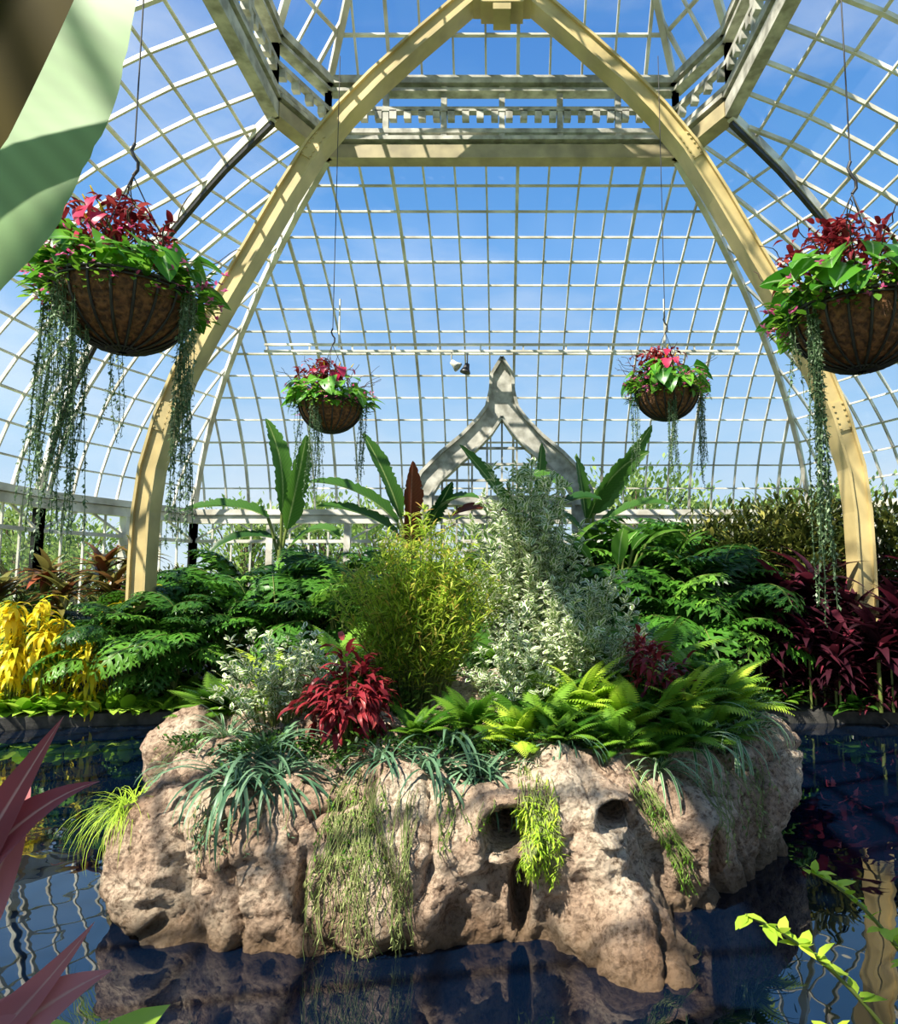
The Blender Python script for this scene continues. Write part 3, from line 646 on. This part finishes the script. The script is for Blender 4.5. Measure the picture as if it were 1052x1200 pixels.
def banana(name,x0,y0,leaves,h=2.3):
    L=[tube([(0,0,0),(.02,0,h*.5),(0,0,h)],[.11,.09,.06],8).mat(1)]
    for (sx,sz,mx_,mz,tx,tz,w,m,dy) in leaves:
        p0=(sx-x0,0,sz);p2=(tx-x0,dy,tz);p1=(mx_-x0,dy*.4,mz)
        L.append(tube(bez((0,0,h*.85),((sx-x0)*.5,0,(h+sz)/2),p0,5),.03,5).mat(1))
        fx=(.6,-.7,.25) if abs(tz-sz)>abs(tx-sx)*.8 else (.05,-.45,1)
        L.append(pleaf(p0,p1,p2,w*.95,44,up=fx,fold=.45,rag=.3,rnd=U(0,1)).mat(m))
    add(name,merge(L),[BAN,STEM,BANR],(x0,y0,.22))
def bz(z): return z-.22
def BL(*a): return [(s[0],bz(s[1]),s[2],bz(s[3]),s[4],bz(s[5]),*s[6:]) for s in a]
banana('banana_plant',-4.05,12.5,BL((-4.05,3.2,-4.0,4.2,-4.45,5.0,.40,0,.1),(-3.95,2.9,-3.75,3.7,-3.55,4.6,.42,0,-.3),(-4.3,3.1,-4.9,3.45,-5.85,3.2,.46,0,-.2),(-4.1,2.7,-4.8,2.9,-5.2,2.4,.36,0,-.4),(-3.85,2.6,-3.3,3.1,-2.9,2.7,.36,0,-.3)))
banana('banana_plant',-1.65,12.4,BL((-1.85,3.1,-2.1,3.9,-2.6,4.7,.38,0,.1),(-1.65,2.5,-1.68,3.2,-1.6,4.1,.46,2,-.3),(-1.35,2.9,-1.1,3.4,-.9,3.75,.3,0,-.1),(-1.9,3.0,-2.6,3.75,-3.5,3.7,.5,0,-.3),(-1.9,2.8,-2.6,3.3,-3.3,3.25,.46,0,-.4),(-1.5,2.8,-1.0,3.6,-.4,3.4,.40,0,-.4)))
banana('banana_plant',.45,12.5,BL((.25,3.1,-.1,3.7,-.8,4.5,.38,0,.1),(.1,3.75,.7,3.95,1.25,3.5,.55,0,-.5),(.6,3.2,.7,3.9,.75,4.55,.3,0,.2),(.3,3.0,-.3,3.4,-.9,3.1,.42,2,-.4),(.7,2.9,1.2,3.6,1.8,3.4,.44,0,-.3)))
banana('banana_plant',1.65,12.6,BL((1.7,3.2,2.2,3.9,2.85,4.9,.42,0,.1),(1.6,3.1,2.0,4.1,2.7,4.3,.4,0,-.3),(1.55,3.1,1.5,3.7,1.4,4.3,.36,0,.1),(1.8,2.9,2.4,3.5,3.1,3.3,.42,0,-.3),(1.5,2.8,1.0,3.4,.5,3.2,.36,0,-.3)),h=2.4)
# ------------------------------------------------------------------ hanging baskets
def basket(name,x,y,z,trails,ztop=8.8,flip=1,sc=1.):
    e=empty(name,(x,y,z));e.scale=(sc,)*3
    pr=[(.43*math.sin(a),-.40*math.cos(a)) for a in np.linspace(.08,PI/2,12)]
    add('coir_liner',merge([lathe(pr,40),lathe([(.42,-.02),(.2,.03),(.01,.05)],30)]),[COIR],parent=e)
    W=[ring(.44,0,.014),ring(.445,-.03,.008)]
    for i in range(20):
        a=i*2*PI/20;P=[(.44*math.sin(b)*math.cos(a),.44*math.sin(b)*math.sin(a),-.41*math.cos(b)) for b in np.linspace(.06,PI/2,9)]
        W.append(tube(np.array(P),.010,4,up=(math.sin(a),-math.cos(a),.01)))
    W.append(ring(.1,-.4,.008))
    for i in range(3):
        a=i*2*PI/3+.5;W.append(tube([(.43*math.cos(a),.43*math.sin(a),0),(0,0,.86)],.005,4))
    W.append(tube([(0,0,.86),(.03,0,.9),(.03,0,.96),(0,0,1.0),(-.02,0,1.05),(0,0,1.1)],.012,5,up=(0,1,0)))
    W.append(tube([(0,0,1.08),(0,0,(ztop-z)/sc)],.006,4,up=(0,1,.01)))
    add('wire_frame',merge(W),[DARK],parent=e)
    L=[]
    n=70;a=U(0,2*PI,n);r=U(.15,.50,n);P=np.stack([r*np.cos(a),r*np.sin(a),U(.05,.50,n)*(1-.4*r/.46)],1)
    D=np.stack([np.cos(a),np.sin(a),U(-1.1,.2,n)],1);L.append(inst(heart,P,frames(D,roll=U(-.5,.5,n)),U(.19,.34,n),mat=0))
    for i in range(0,n,2): L.append(tube(bez((0,0,0),P[i]*[.5,.5,.9],P[i],4),.004,3).mat(1))
    n=800;a=U(0,2*PI,n);r=U(.3,.57,n);P=np.stack([r*np.cos(a),r*np.sin(a),U(-.12,.16,n)],1)
    D=np.stack([np.cos(a),np.sin(a),U(-.8,.6,n)],1);L.append(inst(oval,P,frames(D),U(.04,.09,n),mat=2))
    n=400;a=U(0,2*PI,n);r=U(.0,.38,n);P=np.stack([r*np.cos(a)-.12*flip,r*np.sin(a),.26+U(0,.42,n)*(1-r)],1)
    L.append(inst(crot,P,frames(rdir(n,-.5,1.0)),U(.07,.15,n),mat=3))
    nb=110;a=U(0,2*PI,nb);r=U(.42,.64,nb)
    for i in range(nb):
        c=np.array([r[i]*math.cos(a[i]),r[i]*math.sin(a[i]),U(-.10,.2)]);d=rdir(4,-.4,1.2);L.append(inst(oval,np.tile(c,(4,1)),frames(d),.036,mat=4))
    for i in range(5):
        aa=U(0,2*PI) if i>3 else U(-2.0,-.5);c=np.array([.34*math.cos(aa),.34*math.sin(aa),U(.30,.52)])
        L.append(tube(bez((0,0,0),(c[0]*.4,c[1]*.4,c[2]*.9),c,5),.006,4).mat(1))
        L.append(inst(heart,[c],frames([[c[0]+U(-.1,.1),c[1],-.35]],roll=np.array([U(-.4,.4)])),.20 if i<2 else .13,mat=5))
        L.append(tube([c+[0,0,.01],c+np.array([c[0]*.12,c[1]*.12,.05])],[.009,.004],5).mat(6))
    for i in range(14):
        aa=U(0,2*PI);P=[];q=np.array([.1*math.cos(aa),.1*math.sin(aa),.1])
        for k in range(18):
            P.append(q.copy());q=q+np.array([math.cos(aa)*.036+.02*math.sin(k*1.3+i),math.sin(aa)*.036+.02*math.cos(k*1.1),.020+.02*math.sin(k*.9+i)])
        L.append(tube(np.array(P),np.linspace(.007,.003,18),4).mat(7))
    add('foliage',merge(L),[HEART,STEM,FERN,BURG,PINK,REDP,YELL,TWIG],parent=e)
    S=[];Ln=[]
    for (ca,cr,k,l0,l1,sg) in trails:
        for i in range(k):
            S.append((cr*math.cos(ca)+U(-sg,sg),cr*math.sin(ca)+U(-sg,sg),U(-.1,.0)));Ln.append(U(l0,l1))
    add('trailing_strands',strands(S,Ln,95,.032,.02,.05,.0028),[TRAIL],parent=e)
    return e
basket('hanging_basket',-2.32,4.05,3.68,[(PI*1.02,.54,10,.8,1.6,.04),(PI*1.32,.36,32,1.0,1.8,.09),(-.15,.46,18,.8,1.7,.05),(2.2,.45,5,.5,.9,.06)],flip=.6,sc=.90)
basket('hanging_basket',2.25,4.15,3.60,[(PI*1.0,.47,4,.3,.6,.04),(PI*1.12,.42,20,1.1,2.1,.035),(0,.45,6,.6,.9,.06)],sc=.92)
basket('hanging_basket',-2.28,8.9,4.28,[(PI,.45,6,.4,.9,.06),(-1.8,.4,18,.7,1.35,.07),(0.,.45,10,.7,1.1,.05)],ztop=9.3,sc=.95)
basket('hanging_basket',2.2,8.9,4.45,[(PI,.45,8,.7,1.2,.05),(-1.6,.35,14,.8,1.6,.05),(0.,.45,14,.7,1.3,.08)],ztop=9.3,sc=.95)
# ------------------------------------------------------------------ foreground plants
fb=merge([pleaf((-1.12,1.35,3.6),(-.94,1.3,3.02),(-1.34,1.2,2.15),.62,60,up=(.1,-1,.1),fold=.1,kind='ban',wav=.03,rag=.02,rnd=.5).mat(0),
          pleaf((-.64,.92,3.5),(-.70,.9,2.78),(-1.04,.88,2.12),.50,60,up=(-.15,-1,.1),fold=.15,kind='ban',rnd=.6).mat(1),
          tube(bez((-1.9,1.2,.2),(-1.8,1.2,3.2),(-1.12,1.35,3.62),14),np.linspace(.1,.025,15),8).mat(2),
          tube(bez((-1.9,1.2,.2),(-1.75,1.1,3.3),(-.64,.92,3.52),14),np.linspace(.08,.02,15),8).mat(2)])
add('banana_plant',fb,[BIGL,BIGD,STEM])
fc=[]
for s in[((-1.3,1.5,.95),(-1.15,1.6,1.35),(-1.0,1.6,1.6),.10),((-1.35,1.5,.95),(-1.15,1.6,1.4),(-.92,1.62,1.45),.11),((-1.3,1.5,.9),(-1.05,1.55,1.2),(-1.14,1.7,1.5),.10),
         ((-1.2,1.35,.85),(-.97,1.4,1.0),(-.80,1.42,1.24),.09),((-1.15,1.35,.85),(-.93,1.4,1.09),(-.76,1.42,1.15),.12),((-1.2,1.4,.8),(-.98,1.42,1.0),(-.82,1.4,.98),.1),((-1.3,1.5,.9),(-1.5,1.6,1.4),(-1.7,1.7,1.5),.09)]:
    fc.append(pleaf(*s[:3],s[3]*1.25,14,up=(.3,-.7,.8),fold=.3,kind='lance',rnd=U(0,.8)))
fc.append(tube([(-1.3,1.5,.2),(-1.28,1.48,.95)],.02).mat(1));fc.append(tube([(-1.28,1.48,.6),(-1.17,1.38,.9)],.012).mat(1))
add('red_cordyline',merge(fc),[CORD,STEM])
add('broadleaf_ground_plant',merge([rosette(leaf(.6,5,.9,.15,'ell'),16,.3,1.3,.15,.25,0,.08),tube([(0,0,-.5),(0,0,.02)],.02)]),[BRIGHT],(-1.0,1.6,.76))
tw=[]
for P in[bez((1.15,1.65,.22),(.95,1.6,1.0),(.54,1.6,1.17),20),bez((1.2,1.65,.22),(1.0,1.6,1.15),(.68,1.62,1.26),20),bez((1.1,1.6,.22),(.85,1.55,.95),(.66,1.5,.99),16),bez((1.15,1.6,.22),(1.0,1.55,1.0),(.86,1.5,1.02),16),bez((1.15,1.6,.22),(.95,1.5,.9),(.72,1.45,.92),16)]:
    tw.append(tube(P,np.linspace(.009,.003,len(P)),5).mat(1))
    k=52;tt=U(.35,1,k);q=np.linspace(0,1,len(P));Q=np.stack([np.interp(tt,q,P[:,j]) for j in range(3)],1)
    tw.append(inst(oval,Q,frames(rdir(k,-.3,1.)),U(.03,.055,k)))
add('jasmine_shrub',merge(tw),[FERNY,STEM])
# ------------------------------------------------------------------ outdoor trees
def treeT(h,r):
    b=bush((r,r,h*.42),2600,leaf(.5,2,.3,.1,'ell'),.3,.55,40,.18,.3,cz=h*.58,sr=.08)
    return merge([b,tube([(0,0,0),(0,0,h*.6)],[.25,.12],8).mat(1)])
trm=[mesh_of('tree',treeT(7,3.2),[TREE,BARK]),mesh_of('tree',treeT(8.5,3.6),[TREE,BARK])]
for i in range(17):
    x=-40+i*5+U(-1,1);obj('tree',random.choice(trm),(x,34+U(-4,5),.14),U(0,6),U(.6,.85)+(.25 if x>12 else 0))
for y in(8,15,22):
    obj('tree',trm[0],(-28,y,.14),y,.8);obj('tree',trm[1],(27,y+3,.14),y,.9)
hedge=mesh_of('hedge',bush((3,1,.8),1500,leaf(.5,2,.3,.1,'ell'),.15,.3,40,.15,.3,cz=.7,stems=False),[TREE])
for i in range(9): obj('hedge',hedge,(-22+i*5.5,23+U(-1,1),.14),0,1)
# ------------------------------------------------------------------ light, sky, camera
w=bpy.data.worlds.new('World');scn.world=w;w.use_nodes=True;n=w.node_tree;n.nodes.clear();L=n.links.new
o=n.nodes.new('ShaderNodeOutputWorld');b=n.nodes.new('ShaderNodeBackground');b.inputs[1].default_value=1.03
tc=n.nodes.new('ShaderNodeTexCoord');sp=n.nodes.new('ShaderNodeSeparateXYZ');L(tc.outputs['Generated'],sp.inputs[0])
r=n.nodes.new('ShaderNodeValToRGB');e=r.color_ramp.elements;e[0].position=0;e[0].color=(.74,.87,.96,1);e[1].position=.75;e[1].color=(.06,.22,.64,1)
x=e.new(.2);x.color=(.42,.67,.95,1);x=e.new(.45);x.color=(.15,.41,.86,1)
L(sp.outputs['Z'],r.inputs[0])
mp=n.nodes.new('ShaderNodeMapping');mp.inputs['Scale'].default_value=(1.3,1.6,4.2);mp.inputs['Rotation'].default_value=(.2,.5,.3);L(tc.outputs['Generated'],mp.inputs[0])
no=n.nodes.new('ShaderNodeTexNoise');no.inputs['Scale'].default_value=1.3;no.inputs['Detail'].default_value=8;no.inputs['Roughness'].default_value=.55;L(mp.outputs[0],no.inputs['Vector'])
cr=n.nodes.new('ShaderNodeValToRGB');cr.color_ramp.elements[0].position=.46;cr.color_ramp.elements[0].color=(0,0,0,1);cr.color_ramp.elements[1].position=.85;cr.color_ramp.elements[1].color=(.85,.85,.85,1)
L(no.outputs['Fac'],cr.inputs[0])
mxn=n.nodes.new('ShaderNodeMix');mxn.data_type='RGBA';L(cr.outputs[0],mxn.inputs[0]);L(r.outputs[0],mxn.inputs[6]);mxn.inputs[7].default_value=(.86,.93,1,1)
L(mxn.outputs[2],b.inputs[0]);L(b.outputs[0],o.inputs[0])
sd=bpy.data.lights.new('sun','SUN');sd.energy=12.5;sd.angle=.009;sd.color=(1,.94,.82)
so=bpy.data.objects.new('sun',sd);scn.collection.objects.link(so);so.location=(-10,-9,20)
so.rotation_euler=Vector((.46,.42,-.78)).to_track_quat('-Z','Y').to_euler()
cd=bpy.data.cameras.new('camera');cd.lens=24;cd.sensor_width=36;cd.shift_x=-62/1200;cd.clip_start=.05;cd.clip_end=500
co_=bpy.data.objects.new('camera',cd);scn.collection.objects.link(co_);co_.location=(0,0,1.9);co_.rotation_euler=(math.radians(96),0,0)
scn.camera=co_
